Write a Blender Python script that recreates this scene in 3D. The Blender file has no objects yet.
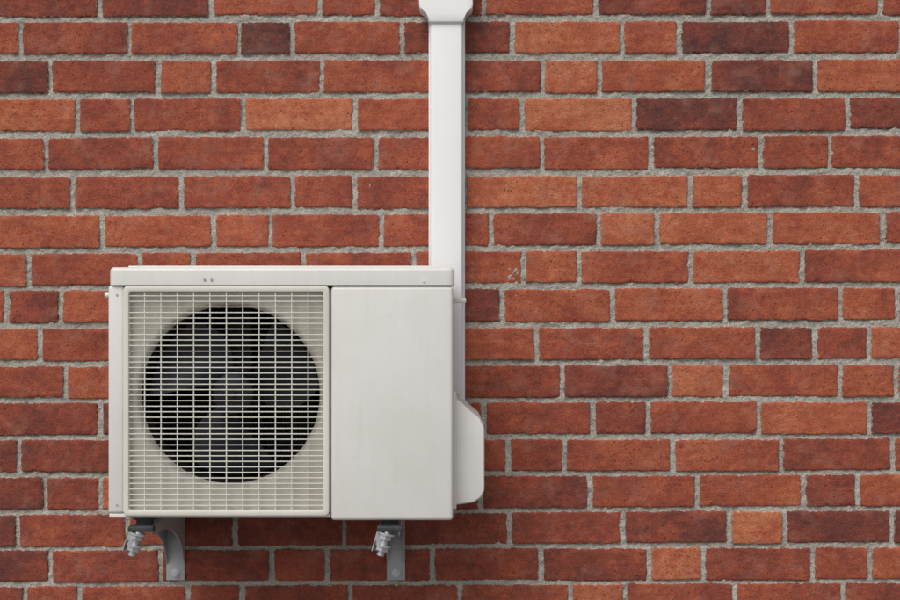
import bpy, bmesh, math, random
import numpy as np
from mathutils import Vector, Matrix
random.seed(7); rng=np.random.default_rng(11)
D=3.5; MM=0.0025; H=1.5
def X(px,y=0.0): return (px-450)*MM*(D+y)/D
def Z(py,y=0.0): return H+(300-py)*MM*(D+y)/D
S=bpy.context.scene
COL=S.collection
# ---------------------------------------------------------------- noise
def hsh(i,j,s):
    v=np.sin(i*127.1+j*311.7+s*74.7)*43758.5453
    return v-np.floor(v)
def vn(x,z,s=0):
    xi=np.floor(x); zi=np.floor(z); fx=x-xi; fz=z-zi
    fx=fx*fx*(3-2*fx); fz=fz*fz*(3-2*fz)
    a=hsh(xi,zi,s);b=hsh(xi+1,zi,s);c=hsh(xi,zi+1,s);d=hsh(xi+1,zi+1,s)
    return (a*(1-fx)+b*fx)*(1-fz)+(c*(1-fx)+d*fx)*fz-0.5
# ---------------------------------------------------------------- node helpers
class NT:
    def __init__(s,name):
        s.m=bpy.data.materials.new(name); s.m.use_nodes=True
        s.t=s.m.node_tree; s.b=s.t.nodes['Principled BSDF']
    def n(s,typ,**kw):
        nd=s.t.nodes.new(typ)
        for k,v in kw.items(): setattr(nd,k,v)
        return nd
    def l(s,a,b): s.t.links.new(a,b)
    def val(s,inp,v):
        if isinstance(v,bpy.types.NodeSocket): s.l(v,inp)
        else: inp.default_value=v
    def math(s,op,a,b=0.0,c=None):
        nd=s.n('ShaderNodeMath',operation=op); s.val(nd.inputs[0],a); s.val(nd.inputs[1],b)
        if c is not None: s.val(nd.inputs[2],c)
        return nd.outputs[0]
    def vmath(s,op,a,b):
        nd=s.n('ShaderNodeVectorMath',operation=op); s.val(nd.inputs[0],a); s.val(nd.inputs[1],b); return nd.outputs[0]
    def noise(s,vec,scale,detail=4,rough=0.6):
        nd=s.n('ShaderNodeTexNoise'); s.l(vec,nd.inputs['Vector']); nd.inputs['Scale'].default_value=scale
        nd.inputs['Detail'].default_value=detail; nd.inputs['Roughness'].default_value=rough
        return nd.outputs['Fac']
    def ramp(s,fac,stops):
        nd=s.n('ShaderNodeValToRGB'); s.l(fac,nd.inputs[0]); e=nd.color_ramp.elements
        while len(e)<len(stops): e.new(0.5)
        for q,(p,c) in zip(e,stops): q.position=p; q.color=(*c,1) if len(c)==3 else c
        return nd.outputs[0]
    def mr(s,v,a,b,c=0.0,d=1.0):
        nd=s.n('ShaderNodeMapRange'); s.l(v,nd.inputs[0])
        for i,q in enumerate((a,b,c,d)): nd.inputs[i+1].default_value=q
        return nd.outputs[0]
    def mix(s,f,a,b,blend='MIX'):
        nd=s.n('ShaderNodeMix',data_type='RGBA',blend_type=blend)
        s.val(nd.inputs[0],f)
        for i,v in ((6,a),(7,b)):
            if isinstance(v,tuple): v=(*v[:3],1)
            s.val(nd.inputs[i],v)
        return nd.outputs[2]
    def bump(s,h,strength,dist):
        nd=s.n('ShaderNodeBump'); s.l(h,nd.inputs['Height']); nd.inputs['Strength'].default_value=strength
        nd.inputs['Distance'].default_value=dist; s.l(nd.outputs[0],s.b.inputs['Normal'])
    def attr(s,name):
        nd=s.n('ShaderNodeAttribute',attribute_name=name); return nd.outputs['Fac']
def gr(v): return (v,v,v)

def mortar_colour(t,a,b):
    c=t.ramp(a,[(0.3,(0.355,0.332,0.29)),(0.7,(0.485,0.458,0.405))])
    g=t.ramp(b,[(0.3,gr(0.60)),(0.5,gr(0.98)),(0.72,gr(1.24))])
    return t.mix(1.0,c,g,'MULTIPLY')
def brick_mat():
    t=NT('brick_clay'); b=t.b
    pos=t.n('ShaderNodeNewGeometry').outputs['Position']
    tone=t.attr('tone'); rnd=t.attr('rnd'); edge=t.attr('edge')
    comb=t.n('ShaderNodeCombineXYZ'); 
    t.l(t.math('MULTIPLY',rnd,37.0),comb.inputs[1])
    p=t.vmath('ADD',pos,comb.outputs[0])
    n1=t.noise(p,10,3,0.65); n2=t.noise(p,65,2,0.7); n3=t.noise(p,420,1,0.7)
    st=t.n('ShaderNodeMapping'); t.l(p,st.inputs[0]); st.inputs['Scale'].default_value=(12,60,90)
    n4=t.noise(st.outputs[0],1.0,2,0.6)
    tt=t.math('MULTIPLY_ADD',tone,0.92,0.03)
    tt=t.math('ADD',tt,t.math('MULTIPLY',t.math('SUBTRACT',n1,0.5),0.85))
    tt=t.math('ADD',tt,t.math('MULTIPLY',t.math('SUBTRACT',n2,0.5),0.55))
    tt=t.math('ADD',tt,t.math('MULTIPLY',t.math('SUBTRACT',n4,0.5),0.25))
    c=t.ramp(tt,[(0.0,(0.105,0.042,0.038)),(0.25,(0.19,0.053,0.039)),(0.5,(0.315,0.077,0.045)),(0.72,(0.425,0.117,0.058)),(1.0,(0.55,0.205,0.105))])
    c=t.mix(1.0,c,t.ramp(n3,[(0.28,gr(0.60)),(0.5,gr(1.0)),(0.75,gr(1.3))]),'MULTIPLY')
    # dark pits
    vo=t.n('ShaderNodeTexVoronoi'); t.l(p,vo.inputs['Vector']); vo.inputs['Scale'].default_value=80
    pitr=t.mr(vo.outputs['Distance'],0.08,0.24,1.0,0.0)
    pit=t.math('MULTIPLY',pitr,t.mr(n1,0.48,0.56))
    c=t.mix(t.math('MULTIPLY',pit,0.75),c,(0.06,0.026,0.02))
    # pale lime specks
    vo2=t.n('ShaderNodeTexVoronoi'); t.l(p,vo2.inputs['Vector']); vo2.inputs['Scale'].default_value=150
    sp=t.mr(vo2.outputs['Distance'],0.08,0.20,1.0,0.0)
    sp=t.math('MULTIPLY',sp,t.mr(n4,0.55,0.68))
    c=t.mix(t.math('MULTIPLY',sp,0.45),c,(0.5,0.37,0.30))
    # faint lime haze
    hz=t.mr(t.noise(p,19,2,0.7),0.52,0.78,0,0.28)
    c=t.mix(hz,c,(0.44,0.25,0.19))
    # thin mortar smears on the arrises
    e=t.math('ADD',t.math('MULTIPLY',edge,1.3),t.math('MULTIPLY',t.math('SUBTRACT',t.noise(pos,95,2,0.6),0.5),-0.015))
    sm=t.mr(e,-0.0006,0.0014,1.0,0.0)
    c=t.mix(sm,c,mortar_colour(t,n1,n3))
    t.l(c,b.inputs['Base Color']); b.inputs['Roughness'].default_value=0.85
    b.inputs['Specular IOR Level'].default_value=0.25
    h=t.math('ADD',t.math('MULTIPLY',n2,0.9),t.math('MULTIPLY',n3,0.5))
    h=t.math('SUBTRACT',h,t.math('MULTIPLY',pitr,0.25))
    t.bump(h,0.95,0.0030)
    return t.m
def mortar_mat():
    t=NT('mortar'); pos=t.n('ShaderNodeNewGeometry').outputs['Position']
    n3=t.noise(pos,300,1,0.7)
    t.l(mortar_colour(t,t.noise(pos,13,2),n3),t.b.inputs['Base Color']); t.b.inputs['Roughness'].default_value=0.95
    h=t.math('ADD',t.noise(pos,110,1,0.7),t.math('MULTIPLY',n3,0.6))
    t.bump(h,0.95,0.0036); return t.m
def paint_mat(name,col,rough=0.4,dirt=0.06,bump=0.0,metal=0.0,spec=0.5,dirtcol=(0.35,0.32,0.26)):
    t=NT(name); pos=t.n('ShaderNodeNewGeometry').outputs['Position']
    a=t.noise(pos,5,3,0.65); b2=t.noise(pos,55,2,0.7)
    st=t.n('ShaderNodeMapping'); t.l(pos,st.inputs[0]); st.inputs['Scale'].default_value=(45,45,3)
    s=t.noise(st.outputs[0],1,2,0.6)
    f=t.math('ADD',t.mr(a,0.42,0.8,0,1),t.mr(s,0.5,0.85,0,0.6))
    f=t.math('ADD',f,t.mr(b2,0.62,0.8,0,0.7))
    c=t.mix(t.math('MULTIPLY',f,dirt),col,dirtcol)
    t.l(c,t.b.inputs['Base Color']); t.b.inputs['Metallic'].default_value=metal
    t.b.inputs['Specular IOR Level'].default_value=spec
    t.l(t.mr(b2,0.3,0.7,rough-0.06,rough+0.1),t.b.inputs['Roughness'])
    if bump: t.bump(t.noise(pos,120,1),bump,0.001)
    return t.m
M_brick=brick_mat(); M_mortar=mortar_mat()
M_white=paint_mat('painted_steel_white',(0.765,0.752,0.725),0.42,0.16)
M_cream=paint_mat('plastic_cream',(0.755,0.735,0.665),0.45,0.20)
M_plate=paint_mat('fan_plate_cream_shaded',(0.62,0.60,0.53),0.5,0.30)  # grille cream darkened, shade behind the wires put into the colour
M_pvc=paint_mat('pvc_white',(0.89,0.895,0.905),0.35,0.06)
M_dark=paint_mat('dark_interior',(0.006,0.007,0.009),0.7,0.05)
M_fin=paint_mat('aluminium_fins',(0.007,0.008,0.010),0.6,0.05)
M_fan=paint_mat('fan_plastic_black',(0.015,0.019,0.025),0.5,0.10,dirtcol=(0.05,0.05,0.055),spec=0.4)
M_galv=paint_mat('galvanised_steel',(0.46,0.48,0.50),0.5,0.45,0.0,0.25,dirtcol=(0.20,0.20,0.20))
M_zinc=paint_mat('zinc_bolt',(0.66,0.68,0.71),0.32,0.35,0.0,0.6,dirtcol=(0.12,0.12,0.12))
M_rub=paint_mat('black_rubber',(0.016,0.020,0.032),0.6,0.2)
M_seam=paint_mat('seam_dark',(0.10,0.10,0.09),0.7,0.05)
# ---------------------------------------------------------------- object helpers
def empty(name,loc=(0,0,0)):
    o=bpy.data.objects.new(name,None); o.location=loc; COL.objects.link(o); return o
def fin(bm,name,mat,parent,smooth=True):
    me=bpy.data.meshes.new(name); bmesh.ops.recalc_face_normals(bm,faces=bm.faces); bm.to_mesh(me); bm.free()
    me.materials.append(mat)
    o=bpy.data.objects.new(name,me); COL.objects.link(o)
    if parent: o.parent=parent; o.matrix_parent_inverse=Matrix.Translation(-parent.location)
    if smooth:
        for p in me.polygons: p.use_smooth=True
        try: me.set_sharp_from_angle(angle=math.radians(35))
        except Exception: pass
    return o
def addbox(bm,x0,x1,y0,y1,z0,z1,bev=0.0,seg=2):
    r=bmesh.ops.create_cube(bm,size=1.0); vs=r['verts']
    for v in vs:
        v.co=Vector((x0+(v.co.x+.5)*(x1-x0),y0+(v.co.y+.5)*(y1-y0),z0+(v.co.z+.5)*(z1-z0)))
    if bev>0:
        es={e for v in vs for e in v.link_edges}
        bmesh.ops.bevel(bm,geom=list(es),offset=bev,segments=seg,profile=0.5,affect='EDGES')
def box(name,x0,x1,y0,y1,z0,z1,bev,mat,parent,seg=3):
    bm=bmesh.new(); addbox(bm,min(x0,x1),max(x0,x1),min(y0,y1),max(y0,y1),min(z0,z1),max(z0,z1),bev,seg)
    return fin(bm,name,mat,parent)
def addcyl(bm,p0,p1,r,n=10,r2=None):
    p0=Vector(p0);p1=Vector(p1); d=p1-p0
    m=Matrix.Translation((p0+p1)/2)@d.to_track_quat('Z','Y').to_matrix().to_4x4()
    bmesh.ops.create_cone(bm,cap_ends=True,segments=n,radius1=r,radius2=r if r2 is None else r2,depth=d.length,matrix=m)
def cyl(name,p0,p1,r,mat,parent,n=24,r2=None):
    bm=bmesh.new(); addcyl(bm,p0,p1,r,n,r2); return fin(bm,name,mat,parent)
def prism(name,pts,y0,y1,bev,mat,parent,axis='y'):
    bm=bmesh.new()
    def mk(p,t): return (p[0],t,p[1]) if axis=='y' else (t,p[0],p[1])
    a=[bm.verts.new(mk(p,y0)) for p in pts]; b=[bm.verts.new(mk(p,y1)) for p in pts]
    bm.faces.new(a); bm.faces.new(b[::-1]); n=len(pts)
    for i in range(n): bm.faces.new((a[i],b[i],b[(i+1)%n],a[(i+1)%n]))
    if bev: bmesh.ops.bevel(bm,geom=bm.edges[:],offset=bev,segments=3,profile=0.5,affect='EDGES')
    return fin(bm,name,mat,parent)
# ---------------------------------------------------------------- WALL
wall=empty('brick_wall',(0,0.0,0))
rows=[ # top-left y, top-right y, joints
 (-16,-17,[100,211,320,377,484,596,708,768,880]),
 (22,21,[20,129,239,292,402,512,622,679,791,902]),
 (61,60,[50,158,213,322,432,543,599,708,816]),
 (99,98,[77,132,243,355,465,522,634,740,848]),
 (138,136,[46,155,266,376,432,542,651,761,830]),
 (177,175,[72,181,292,355,464,579,690,745,857]),
 (216,212,[102,213,270,381,491,599,657,770,883]),
 (254,250,[29,140,193,303,413,524,579,691,803]),
 (291,288,[61,118,228,338,392,502,612,725,841,898]),
 (329,327,[39,150,205,315,425,537,646,758,815]),
 (367,365,[65,175,230,340,450,562,670,726,840]),
 (404,402,[100,210,320,375,484,593,648,759,870]),
 (441,439,[19,129,239,349,400,508,564,673,781,893]),
 (478,475,[45,100,210,320,375,481,590,697,804,858]),
 (515,511,[17,127,182,235,344,400,509,623,729,785,892]),
 (551,547,[50,160,272,327,433,541,649,703,813]),
 (587,583,[80,188,242,350,460,570,625,735,843]),
]
HT=32.4
tones={
 (1,265):.02,(1,735):.14,(1,40):.42,(1,570):.8,(1,650):.66,(1,340):.56,(1,450):.26,(1,850):.6,(0,640):.33,(0,150):.33,
 (2,570):.82,(2,760):.24,(2,650):.64,(2,100):.42,(2,185):.62,(2,20):.26,(2,850):.7,
 (3,300):.82,(3,580):.88,(3,690):.2,(3,30):.72,(3,105):.55,(3,190):.5,(3,790):.45,(3,870):.28,(3,490):.62,
 (4,400):.5,(4,100):.42,(4,210):.52,(4,320):.42,(4,700):.42,(4,600):.56,(4,800):.5,(4,860):.45,
 (5,520):.8,(5,640):.76,(5,715):.7,(5,800):.45,(5,320):.5,(5,40):.5,(5,880):.67,
 (6,50):.64,(6,160):.7,(6,240):.7,(6,330):.55,(6,540):.48,(6,630):.82,(6,710):.77,(6,830):.7,
 (7,745):.7,(7,550):.68,(7,15):.66,(7,630):.6,(7,850):.5,(7,80):.55,(7,240):.55,(7,360):.55,(7,165):.6,
 (8,90):.67,(8,670):.7,(8,560):.6,(8,780):.5,(8,870):.67,(8,30):.40,
 (9,500):.68,(9,15):.7,(9,590):.52,(9,700):.58,(9,785):.26,(9,850):.5,(9,80):.5,
 (10,700):.82,(10,610):.34,(10,510):.45,(10,780):.58,(10,30):.5,(10,870):.6,
 (11,530):.5,(11,620):.34,(11,700):.55,(11,810):.74,(11,890):.26,(11,50):.36,
 (12,535):.58,(12,620):.58,(12,730):.6,(12,840):.43,(12,10):.24,(12,70):.36,
 (13,535):.3,(13,640):.5,(13,750):.58,(13,830):.32,(13,880):.67,(13,20):.24,(13,70):.45,
 (14,560):.45,(14,680):.3,(14,755):.86,(14,840):.26,(14,70):.48,(14,450):.38,(14,205):.28,(14,290):.28,
 (15,590):.40,(15,675):.76,(15,490):.42,(15,380):.38,(15,300):.5,(15,210):.34,(15,100):.43,(15,20):.32,(15,760):.45,(15,860):.5,
 (16,500):.5,(16,600):.67,(16,680):.45,(16,290):.38,(16,400):.42}
XL,XR=-4.0,4.0
def extend(j):
    j=list(j)
    k=random.randint(0,2)
    while (j[0]-450)*MM>XL: 
        k+=1; j.insert(0,j[0]-(56 if k%3==0 else 110)+random.uniform(-1.5,1.5))
    k=random.randint(0,2)
    while (j[-1]-450)*MM<XR:
        k+=1; j.append(j[-1]+(56 if k%3==0 else 110)+random.uniform(-1.5,1.5))
    return j
allrows=[]
for r,(a,b,j) in enumerate(rows): allrows.append((r,a,b,extend(j)))
y=-16; i=-1
while y>-900:
    y-=38.5; allrows.append((i,y,y-1,extend([random.uniform(0,110)]))); i-=1
y=587; i=100
while y<910:
    y+=37; 
    if y+HT>905: break
    allrows.append((i,y,y-4,extend([random.uniform(0,110)]))); i+=1
def coords(L,step):
    e=[0,0,0.0012,0.003,0.006]; e=e if step<0.02 else [0,0,0.003]
    m=max(2,int(round((L-2*e[-1])/step)))
    mid=list(np.linspace(e[-1],L-e[-1],m+1))
    return np.array(e[:-1]+mid+[L-q for q in e[:-1][::-1]])
Vs=[];Fs=[];T=[];R=[];E=[];off=0
for (r,yl,yr,js) in allrows:
    for a,b in zip(js[:-1],js[1:]):
        g0=random.uniform(1.8,3.0); g1=random.uniform(1.8,3.0)
        x0=(a+g0-450)*MM; x1=(b-g1-450)*MM
        cx=(a+b)/2
        vis=(-60<b and a<960) and (0<=r<17)
        tt=None
        for (rr,px),tv in tones.items():
            if rr==r and a<px<b: tt=tv
        if tt is None: tt=min(0.85,max(0.15,random.gauss(0.48,0.14)))
        yt=yl+(yr-yl)*cx/900+random.uniform(-.6,.6); slope=-(yr-yl)/900+random.uniform(-.004,.004)
        h=HT+random.uniform(-1.0,.6)
        z1=H+(300.4-yt)*MM; z0=z1-h*MM
        step=0.005 if vis else 0.03
        L=x1-x0; Hh=z1-z0
        us=coords(L,step); vs=coords(Hh,step)
        nu,nv=len(us),len(vs)
        U,V=np.meshgrid(us,vs)
        e=np.minimum(np.minimum(U,L-U),np.minimum(V,Hh-V))
        gx=x0+U; gz=z0+V+(U-L/2)*slope
        w=np.clip(1-e/0.02,0,1)
        dx=w*(vn(gx*130,gz*130,1)*0.0022+vn(gx*37,gz*37,2)*0.0026)
        dz=w*(vn(gx*130,gz*130,3)*0.0022+vn(gx*33,gz*33,4)*0.0026)
        cu=np.minimum(U,L-U); cv=np.minimum(V,Hh-V)
        rc=0.005; c1=np.clip(rc-cu,0,rc); c2=np.clip(rc-cv,0,rc)
        ln=np.sqrt(c1**2+c2**2)+1e-9; k=np.maximum(np.maximum(c1,c2),1e-9)/ln
        dx+=np.sign(L/2-U)*(c1-c1*k); dz+=np.sign(Hh/2-V)*(c2-c2*k)
        Y=np.interp(e,[0,0.0012,0.003,0.006,0.02],[0.0030,0.0012,0.0004,0.0001,0.0])
        chip=np.clip(vn(gx*70,gz*70,5)*2-0.6,0,1)*np.clip(1-e/0.008,0,1)
        Y=Y+chip*0.012+vn(gx*60,gz*60,6)*0.0018+vn(gx*14,gz*14,7)*0.0026
        Y+=random.uniform(-0.0022,0.0006)+(U-L/2)*random.uniform(-.008,.008)+(V-Hh/2)*random.uniform(-.02,.02)
        Y[0,:]=0.03;Y[-1,:]=0.03;Y[:,0]=0.03;Y[:,-1]=0.03
        Vs.append(np.stack([gx+dx,Y,gz+dz],-1).reshape(-1,3))
        ii,jj=np.meshgrid(np.arange(nv-1),np.arange(nu-1),indexing='ij')
        q=off+ii*nu+jj
        Fs.append(np.stack([q,q+1,q+nu+1,q+nu],-1).reshape(-1,4))
        n=nu*nv; off+=n
        T.append(np.full(n,tt)); R.append(np.full(n,random.random())); E.append(e.reshape(-1))
def mesh_np(name,V,F,mat,parent):
    me=bpy.data.meshes.new(name)
    me.vertices.add(len(V)); me.vertices.foreach_set('co',V.astype(np.float32).ravel())
    me.loops.add(F.size); me.loops.foreach_set('vertex_index',F.astype(np.int32).ravel())
    me.polygons.add(len(F)); me.polygons.foreach_set('loop_start',np.arange(0,F.size,4,dtype=np.int32))
    me.polygons.foreach_set('use_smooth',np.ones(len(F),dtype=bool))
    me.update(calc_edges=True); me.materials.append(mat)
    o=bpy.data.objects.new(name,me); COL.objects.link(o); o.parent=parent; return o
V=np.concatenate(Vs);F=np.concatenate(Fs)
br=mesh_np('bricks',V,F,M_brick,wall)
for nm,arr in (('tone',T),('rnd',R),('edge',E)):
    at=br.data.attributes.new(nm,'FLOAT','POINT'); at.data.foreach_set('value',np.concatenate(arr).astype(np.float32))
gx=np.unique(np.concatenate([np.arange(XL,-1.25,0.04),np.arange(-1.25,1.25,0.0042),np.arange(1.25,XR+.01,0.04)]))
gz=np.unique(np.concatenate([np.arange(-0.02,0.68,0.04),np.arange(0.68,2.32,0.0042),np.arange(2.32,4.5,0.04)]))
GX,GZ=np.meshgrid(gx,gz)
MY=0.0048+vn(GX*210,GZ*210,21)*0.0036+vn(GX*90,GZ*90,22)*0.0040+vn(GX*25,GZ*25,23)*0.0028
V=np.stack([GX,MY,GZ],-1).reshape(-1,3); nu=len(gx)
ii,jj=np.meshgrid(np.arange(len(gz)-1),np.arange(nu-1),indexing='ij'); q=ii*nu+jj
mesh_np('mortar_joints',V,np.stack([q,q+1,q+nu+1,q+nu],-1).reshape(-1,4),M_mortar,wall)
box('wall_core',XL,XR,0.035,0.30,-0.05,4.45,0,M_mortar,wall)
# ---------------------------------------------------------------- GROUND
t=NT('gravel_ground'); pos=t.n('ShaderNodeNewGeometry').outputs['Position']
vo=t.n('ShaderNodeTexVoronoi'); t.l(pos,vo.inputs['Vector']); vo.inputs['Scale'].default_value=45
c=t.ramp(vo.outputs['Color'],[(0.1,(0.13,0.12,0.11)),(0.9,(0.30,0.28,0.25))])
t.l(t.mix(t.noise(pos,1.2,3),c,(0.18,0.17,0.15)),t.b.inputs['Base Color']); t.b.inputs['Roughness'].default_value=0.9
t.bump(vo.outputs['Distance'],1.0,0.02)
bm=bmesh.new(); bmesh.ops.create_grid(bm,x_segments=8,y_segments=8,size=300)
fin(bm,'ground',t.m,None,False)
# ---------------------------------------------------------------- AIR CONDITIONER
yf=-0.40; yb=-0.10
ac=empty('air_conditioner_unit',(X(280,yf),-0.25,Z(518,yf)))
def fx(p): return X(p,yf)
def fz(p): return Z(p,yf)
bm=bmesh.new(); addbox(bm,fx(109.5),fx(454.5),yf-0.006,yb+0.004,fz(285),fz(267.2),0.0)
ve=[e for e in bm.edges if abs(e.verts[0].co.z-e.verts[1].co.z)>0.02]
bmesh.ops.bevel(bm,geom=ve,offset=0.014,segments=5,profile=0.5,affect='EDGES')
te=[e for e in bm.edges if min(e.verts[0].co.z,e.verts[1].co.z)>fz(268.2)]
bmesh.ops.bevel(bm,geom=te,offset=0.009,segments=5,profile=0.5,affect='EDGES')
fin(bm,'top_lid',M_white,ac)
box('lid_swage',fx(125),fx(440),yf+0.03,yb-0.02,fz(268),fz(265.4),0.0022,M_white,ac)
box('left_side_panel',fx(108),fx(123.5),yf,yb,fz(513.5),fz(285.6),0.006,M_white,ac)
yp=yf+0.016
cxh,czh=X(229.5,yp),Z(395,yp); Rh=89.5*MM*(D+yp)/D+0.006
px0,px1,pz0,pz1=fx(122),fx(331),fz(516),fz(284)
bm=bmesh.new(); N=96; prof=[(Rh+0.010,0.0),(Rh+0.005,0.0008),(Rh+0.001,0.004),(Rh-0.003,0.010),(Rh-0.006,0.020)]
rings=[]
outer=[]
for k in range(N):
    a=2*math.pi*k/N; c_,s_=math.cos(a),math.sin(a)
    tx=((px1 if c_>0 else px0)-cxh)/c_ if abs(c_)>1e-6 else 1e9
    tz=((pz1 if s_>0 else pz0)-czh)/s_ if abs(s_)>1e-6 else 1e9
    tm=min(tx,tz); outer.append(bm.verts.new((cxh+c_*tm,yp,czh+s_*tm)))
rings.append(outer)
for (rr,dy) in prof:
    rings.append([bm.verts.new((cxh+rr*math.cos(2*math.pi*k/N),yp+dy,czh+rr*math.sin(2*math.pi*k/N))) for k in range(N)])
for A,B in zip(rings[:-1],rings[1:]):
    for k in range(N): bm.faces.new((A[k],A[(k+1)%N],B[(k+1)%N],B[k]))
fin(bm,'fan_plate',M_plate,ac)
bm=bmesh.new(); 
A=[bm.verts.new((cxh+(Rh-0.006)*math.cos(2*math.pi*k/N),yp+0.020,czh+(Rh-0.006)*math.sin(2*math.pi*k/N))) for k in range(N)]
B=[bm.verts.new((cxh+(Rh-0.006)*math.cos(2*math.pi*k/N),yp+0.10,czh+(Rh-0.006)*math.sin(2*math.pi*k/N))) for k in range(N)]
for k in range(N): bm.faces.new((A[k],A[(k+1)%N],B[(k+1)%N],B[k]))
fin(bm,'fan_shroud',M_dark,ac)
bm=bmesh.new(); 
addbox(bm,fx(124),fx(329),yb-0.03,yb-0.002,fz(511),fz(289))
fin(bm,'condenser_coil',M_fin,ac,False)
bm=bmesh.new()
for k in range(60):
    xx=fx(125)+k*(fx(328)-fx(125))/59
    addbox(bm,xx-0.0008,xx+0.0008,yb-0.04,yb-0.031,fz(511),fz(289))
fin(bm,'coil_fins',M_fin,ac,False)
box('cavity_floor',fx(124),fx(329),yp+0.02,yb-0.031,fz(513),fz(510),0,M_dark,ac)
box('cavity_roof',fx(124),fx(329),yp+0.02,yb-0.031,fz(289),fz(286.5),0,M_dark,ac)
box('cavity_wall',fx(325),fx(329.5),yp+0.02,yb-0.031,fz(509.5),fz(289.5),0,M_dark,ac)
box('cavity_side',fx(124),fx(126),yp+0.02,yb-0.031,fz(509.5),fz(289.5),0,M_dark,ac)
# fan
fy=yp+0.060
bm=bmesh.new(); addcyl(bm,(cxh,fy-0.012,czh),(cxh,fy+0.05,czh),0.046,40); addcyl(bm,(cxh,fy-0.012,czh),(cxh,fy-0.020,czh),0.046,40,0.034)
addcyl(bm,(cxh,fy-0.034,czh),(cxh,fy-0.020,czh),0.008,12)
nb=3
for b_ in range(nb):
    a0=math.radians(10+b_*120); grid=[]
    for i in range(13):
        rr=0.040+(Rh-0.016-0.040)*i/12; row=[]
        wid=math.radians(58+18*math.sin(math.pi*i/12)); sweep=math.radians(22)*(i/12)**1.5
        for j in range(11):
            u=j/10; a=a0+sweep+(u-0.5)*wid
            tw=0.066*(1-0.35*i/12)
            row.append(bm.verts.new((cxh+rr*math.cos(a),fy+0.016+(0.5-u)*tw+0.014*math.sin(math.pi*u),czh+rr*math.sin(a))))
        grid.append(row)
    for i in range(12):
        for j in range(10): bm.faces.new((grid[i][j],grid[i+1][j],grid[i+1][j+1],grid[i][j+1]))
o=fin(bm,'fan_blades',M_fan,ac)
box('motor_bracket',cxh-0.03,cxh+0.03,fy+0.08,fy+0.095,fz(511),fz(289),0.002,M_dark,ac)
cyl('fan_motor',(cxh,fy+0.05,czh),(cxh,fy+0.12,czh),0.055,M_dark,ac,32)
def ring_frame(name,x0,x1,z0,z1,w,rad,ya,yb_,mat):
    bm=bmesh.new(); n=8
    def rr(x0,x1,z0,z1,r,y):
        vs=[]
        for (cx,cz,a0) in ((x1-r,z1-r,0),(x0+r,z1-r,90),(x0+r,z0+r,180),(x1-r,z0+r,270)):
            for k in range(n+1):
                a=math.radians(a0+90*k/n); vs.append(bm.verts.new((cx+r*math.cos(a),y,cz+r*math.sin(a))))
        return vs
    b=0.0022
    L=[rr(x0,x1,z0,z1,rad,yb_),rr(x0,x1,z0,z1,rad,ya+b),rr(x0+b*.3,x1-b*.3,z0+b*.3,z1-b*.3,rad,ya+b*.3),rr(x0+b,x1-b,z0+b,z1-b,rad-b*.6,ya),
       rr(x0+w-b,x1-w+b,z0+w-b,z1-w+b,max(rad-w,0.005),ya),rr(x0+w-b*.3,x1-w+b*.3,z0+w-b*.3,z1-w+b*.3,max(rad-w,0.005),ya+b*.3),rr(x0+w,x1-w,z0+w,z1-w,max(rad-w,0.005),ya+b),rr(x0+w,x1-w,z0+w,z1-w,max(rad-w,0.005),yb_)]
    m=len(L[0])
    for A,B in zip(L[:-1],L[1:]):
        for k in range(m): bm.faces.new((A[k],A[(k+1)%m],B[(k+1)%m],B[k]))
    return fin(bm,name,mat,ac)
ring_frame('grille_frame',fx(123.8),fx(329.2),fz(515.5),fz(286),0.0125,0.010,yf-0.007,yp-0.001,M_cream)
gx0,gx1,gz0,gz1=fx(128.5),fx(324.5),fz(511),fz(290.5)
bm=bmesh.new()
nh=40
for k in range(1,nh):
    z=gz0+(gz1-gz0)*k/nh; addbox(bm,gx0,gx1,yf-0.0038,yf+0.0005,z-0.0011,z+0.0011,0.0005,1)
fin(bm,'grille_slats',M_cream,ac)
bm=bmesh.new(); nvb=12
for k in range(1,nvb):
    x=gx0+(gx1-gx0)*k/nvb; addbox(bm,x-0.00115,x+0.00115,yf-0.0030,yf+0.0030,gz0,gz1,0.0005,1)
fin(bm,'grille_ribs',M_cream,ac)
box('service_panel',fx(331),fx(453),yf-0.004,yb,fz(520.5),fz(286.2),0.008,M_white,ac,4)
box('base_pan',fx(109),fx(330),yf+0.002,yb,fz(518),fz(514),0.0015,M_white,ac)
box('lid_gap_strip',fx(112),fx(451),yf+0.004,yb-0.01,fz(286.6),fz(284.6),0,M_seam,ac)  # dark strip filling the gap under the lid
for i,(a,b_) in enumerate(((205,279.5),(212,279.5),(424,281),(117,505),(117,295))):
    cyl('screw_%d'%i,(fx(a),yf-0.0085 if b_<290 and b_>270 and a>150 else yf-0.0015,fz(b_)),(fx(a),yf+0.002,fz(b_)),0.0026,M_galv if a<400 else M_white,ac,12)
cyl('side_screw',(fx(108)-0.016,yf+0.04,Z(295,yf+.04)),(fx(109),yf+0.04,Z(295,yf+.04)),0.0065,M_white,ac,16)
box('side_clip',fx(452),X(466,-0.3),-0.32,-0.28,Z(303,-.3),Z(298,-.3),0.002,M_white,ac)
# valve cover
yv=-0.345
pts=[(X(p,yv),Z(q_,yv)) for p,q_ in ((451,394),(456,396),(460,404),(470,411),(480,419),(484.5,428),(484.5,491),(481,498),(474,503),(451,506))]
prism('valve_cover',pts,yv,-0.13,0.005,M_white,ac)
box('valve_cover_flange',fx(450),X(456.5,-0.36),-0.352,-0.12,Z(509,yv),Z(392,yv),0.003,M_white,ac)
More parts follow.
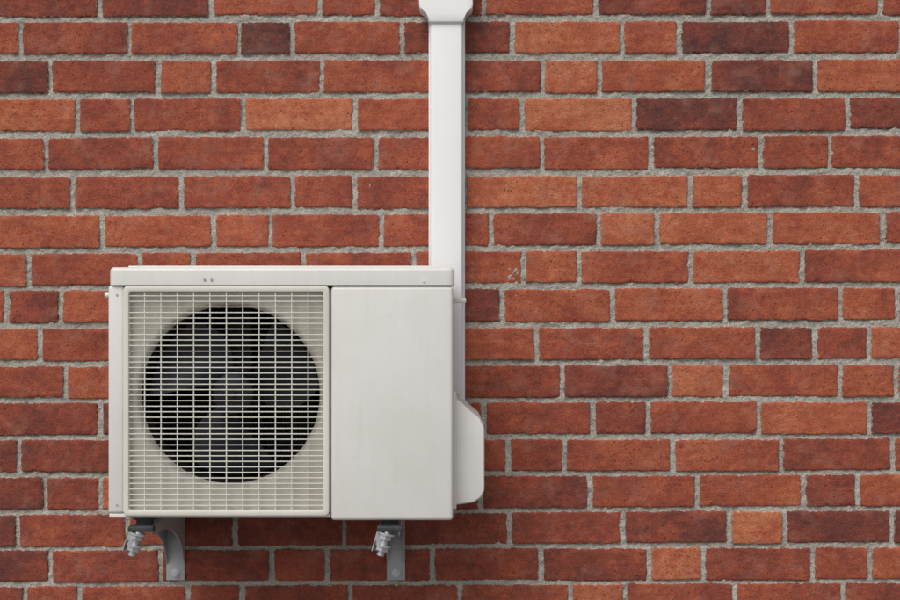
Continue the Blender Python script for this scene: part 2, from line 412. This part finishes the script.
# ---------------------------------------------------------------- PIPE COVER
yc=-0.06
pc=empty('pipe_cover_duct',(X(447),0,H))
def cz(p): return Z(p,yc)
def duct(name,xa,xb,za,zb,dep,bev):
    box(name,xa,xb,-dep,0.004,za,zb,bev,M_pvc,pc,4)
duct('duct_body',X(430,yc),X(462.5,yc),cz(432),cz(13),0.06,0.007)
duct('duct_base_rail',X(428.6,-.02),X(465,-.02),Z(430,-.02),Z(14,-.02),0.022,0.003)
pts=[(X(a,-.068),Z(b_,-.068)) for a,b_ in ((428,22),(428,12),(420,9),(419,5),(419,-26),(473,-26),(473,5),(472,9),(464.5,12),(464.5,22))]
prism('duct_coupling',pts,-0.069,0.002,0.004,M_pvc,pc)
duct('duct_upper',X(429.5,yc),X(463,yc),cz(-620),cz(-27),0.06,0.007)
duct('wall_entry_cap',X(420,yc),X(472,yc),cz(-700),cz(-619),0.085,0.012)
box('duct_elbow',X(431,yc),X(463,yc),-0.16,-0.058,cz(470),cz(431),0.006,M_pvc,pc)
# ---------------------------------------------------------------- BRACKETS
def bracket(idx,pxw,pxf):
    e=empty('wall_bracket',(X(pxw),0,Z(505)))
    xc=X(pxw)
    w=9.2*MM
    zt=Z(519.5,yf)-0.022
    box('wall_plate',xc-w,xc+w,-0.006,-0.0022,Z(580),zt+0.06,0.0012,M_galv,e)
    pts=[(-0.0065,zt-0.001),(-0.385,zt-0.001),(-0.385,zt-0.016)]
    for k in range(9):
        a=k/8; yy=-0.33+a*0.29; pts.append((yy,zt-0.022-0.080*(a**2.6)))
    pts.append((-0.0065,Z(564)))
    prism('gusset_left',pts,xc-w+0.0002,xc-w+0.003,0.0,M_galv,e,'x')
    prism('gusset_right',pts,xc+w-0.003,xc+w-0.0002,0.0,M_galv,e,'x')
    box('arm_top',xc-w-0.001,xc+w+0.001,-0.39,-0.0065,zt,zt+0.003,0.001,M_galv,e)
    for zz in (Z(572.5),zt+0.045):
        cyl('anchor_washer',(xc,-0.0085,zz),(xc,-0.006,zz),0.0105,M_zinc,e,24)
        cyl('anchor_bolt',(xc,-0.016,zz),(xc,-0.0085,zz),0.0068,M_zinc,e,6)
    for yy in (-0.355,-0.15):
        ztop=Z(518,yf)-0.0005
        cyl('rubber_mount',(xc,yy,zt+0.003),(xc,yy,ztop-0.006),0.019,M_rub,e,28)
        cyl('mount_flange',(xc,yy,ztop-0.008),(xc,yy,ztop),0.027,M_rub,e,28)
    # front clamp: threaded stud, washers, nuts and clip
    yy=-0.402; xo=xc-0.004
    box('clamp_plate',xc-0.026,xc+0.030,-0.412,-0.3905,zt-0.004,zt+0.008,0.002,M_rub,e)
    M=Matrix.Translation((xo,yy,zt-0.004))@Matrix.Rotation(math.radians(16),4,'Y')
    bm=bmesh.new()
    addcyl(bm,(0,0,-0.056),(0,0,0),0.0072,20)
    for k in range(15): addcyl(bm,(0,0,-0.055+k*0.0026),(0,0,-0.0538+k*0.0026),0.0084,20)
    o=fin(bm,'threaded_stud',M_zinc,e); o.data.transform(M)
    bm=bmesh.new(); addcyl(bm,(0,0,-0.018),(0,0,-0.007),0.0145,6); addcyl(bm,(0,0,-0.007),(0,0,-0.004),0.019,28)
    addcyl(bm,(0,0,-0.044),(0,0,-0.034),0.0145,6); addcyl(bm,(0,0,-0.034),(0,0,-0.031),0.018,28)
    o=fin(bm,'stud_nuts',M_zinc,e); o.data.transform(M)
    bm=bmesh.new(); addbox(bm,-0.022,0.006,0.010,0.0125,-0.050,0.002,0.0008,1); addbox(bm,-0.022,-0.0195,-0.010,0.010,-0.050,-0.026,0.0008,1)
    o=fin(bm,'clamp_clip',M_galv,e); o.data.transform(M)
bracket(0,176,147); bracket(1,396,385)
# ---------------------------------------------------------------- LIGHT
el,az=math.radians(50),math.radians(-24)
w=bpy.data.worlds.new('World'); S.world=w; w.use_nodes=True; nt=w.node_tree
sky=nt.nodes.new('ShaderNodeTexSky'); sky.sky_type='NISHITA'; sky.sun_disc=False; sky.sun_elevation=el; sky.sun_rotation=math.pi-az
sky.dust_density=3.0
hs=nt.nodes.new('ShaderNodeHueSaturation'); hs.inputs['Saturation'].default_value=0.3
bg=nt.nodes['Background']; nt.links.new(sky.outputs[0],hs.inputs['Color']); nt.links.new(hs.outputs[0],bg.inputs[0]); bg.inputs[1].default_value=0.115
sl=bpy.data.lights.new('sun','SUN'); sl.energy=1.45; sl.angle=math.radians(32); sl.color=(1.0,0.96,0.9)
so=bpy.data.objects.new('sun',sl); COL.objects.link(so)
dirv=Vector((math.sin(az)*math.cos(el),-math.cos(az)*math.cos(el),math.sin(el)))
so.rotation_euler=dirv.to_track_quat('Z','Y').to_euler(); so.location=dirv*20
# ---------------------------------------------------------------- CAMERA
cd=bpy.data.cameras.new('camera'); cd.sensor_width=36; cd.lens=36*D/(900*MM); cd.clip_end=2000
co=bpy.data.objects.new('camera',cd); COL.objects.link(co); co.location=(0,-D,H); co.rotation_euler=(math.radians(90),0,0)
S.camera=co
S.view_settings.view_transform='Standard'; S.view_settings.look='None'; S.view_settings.exposure=0
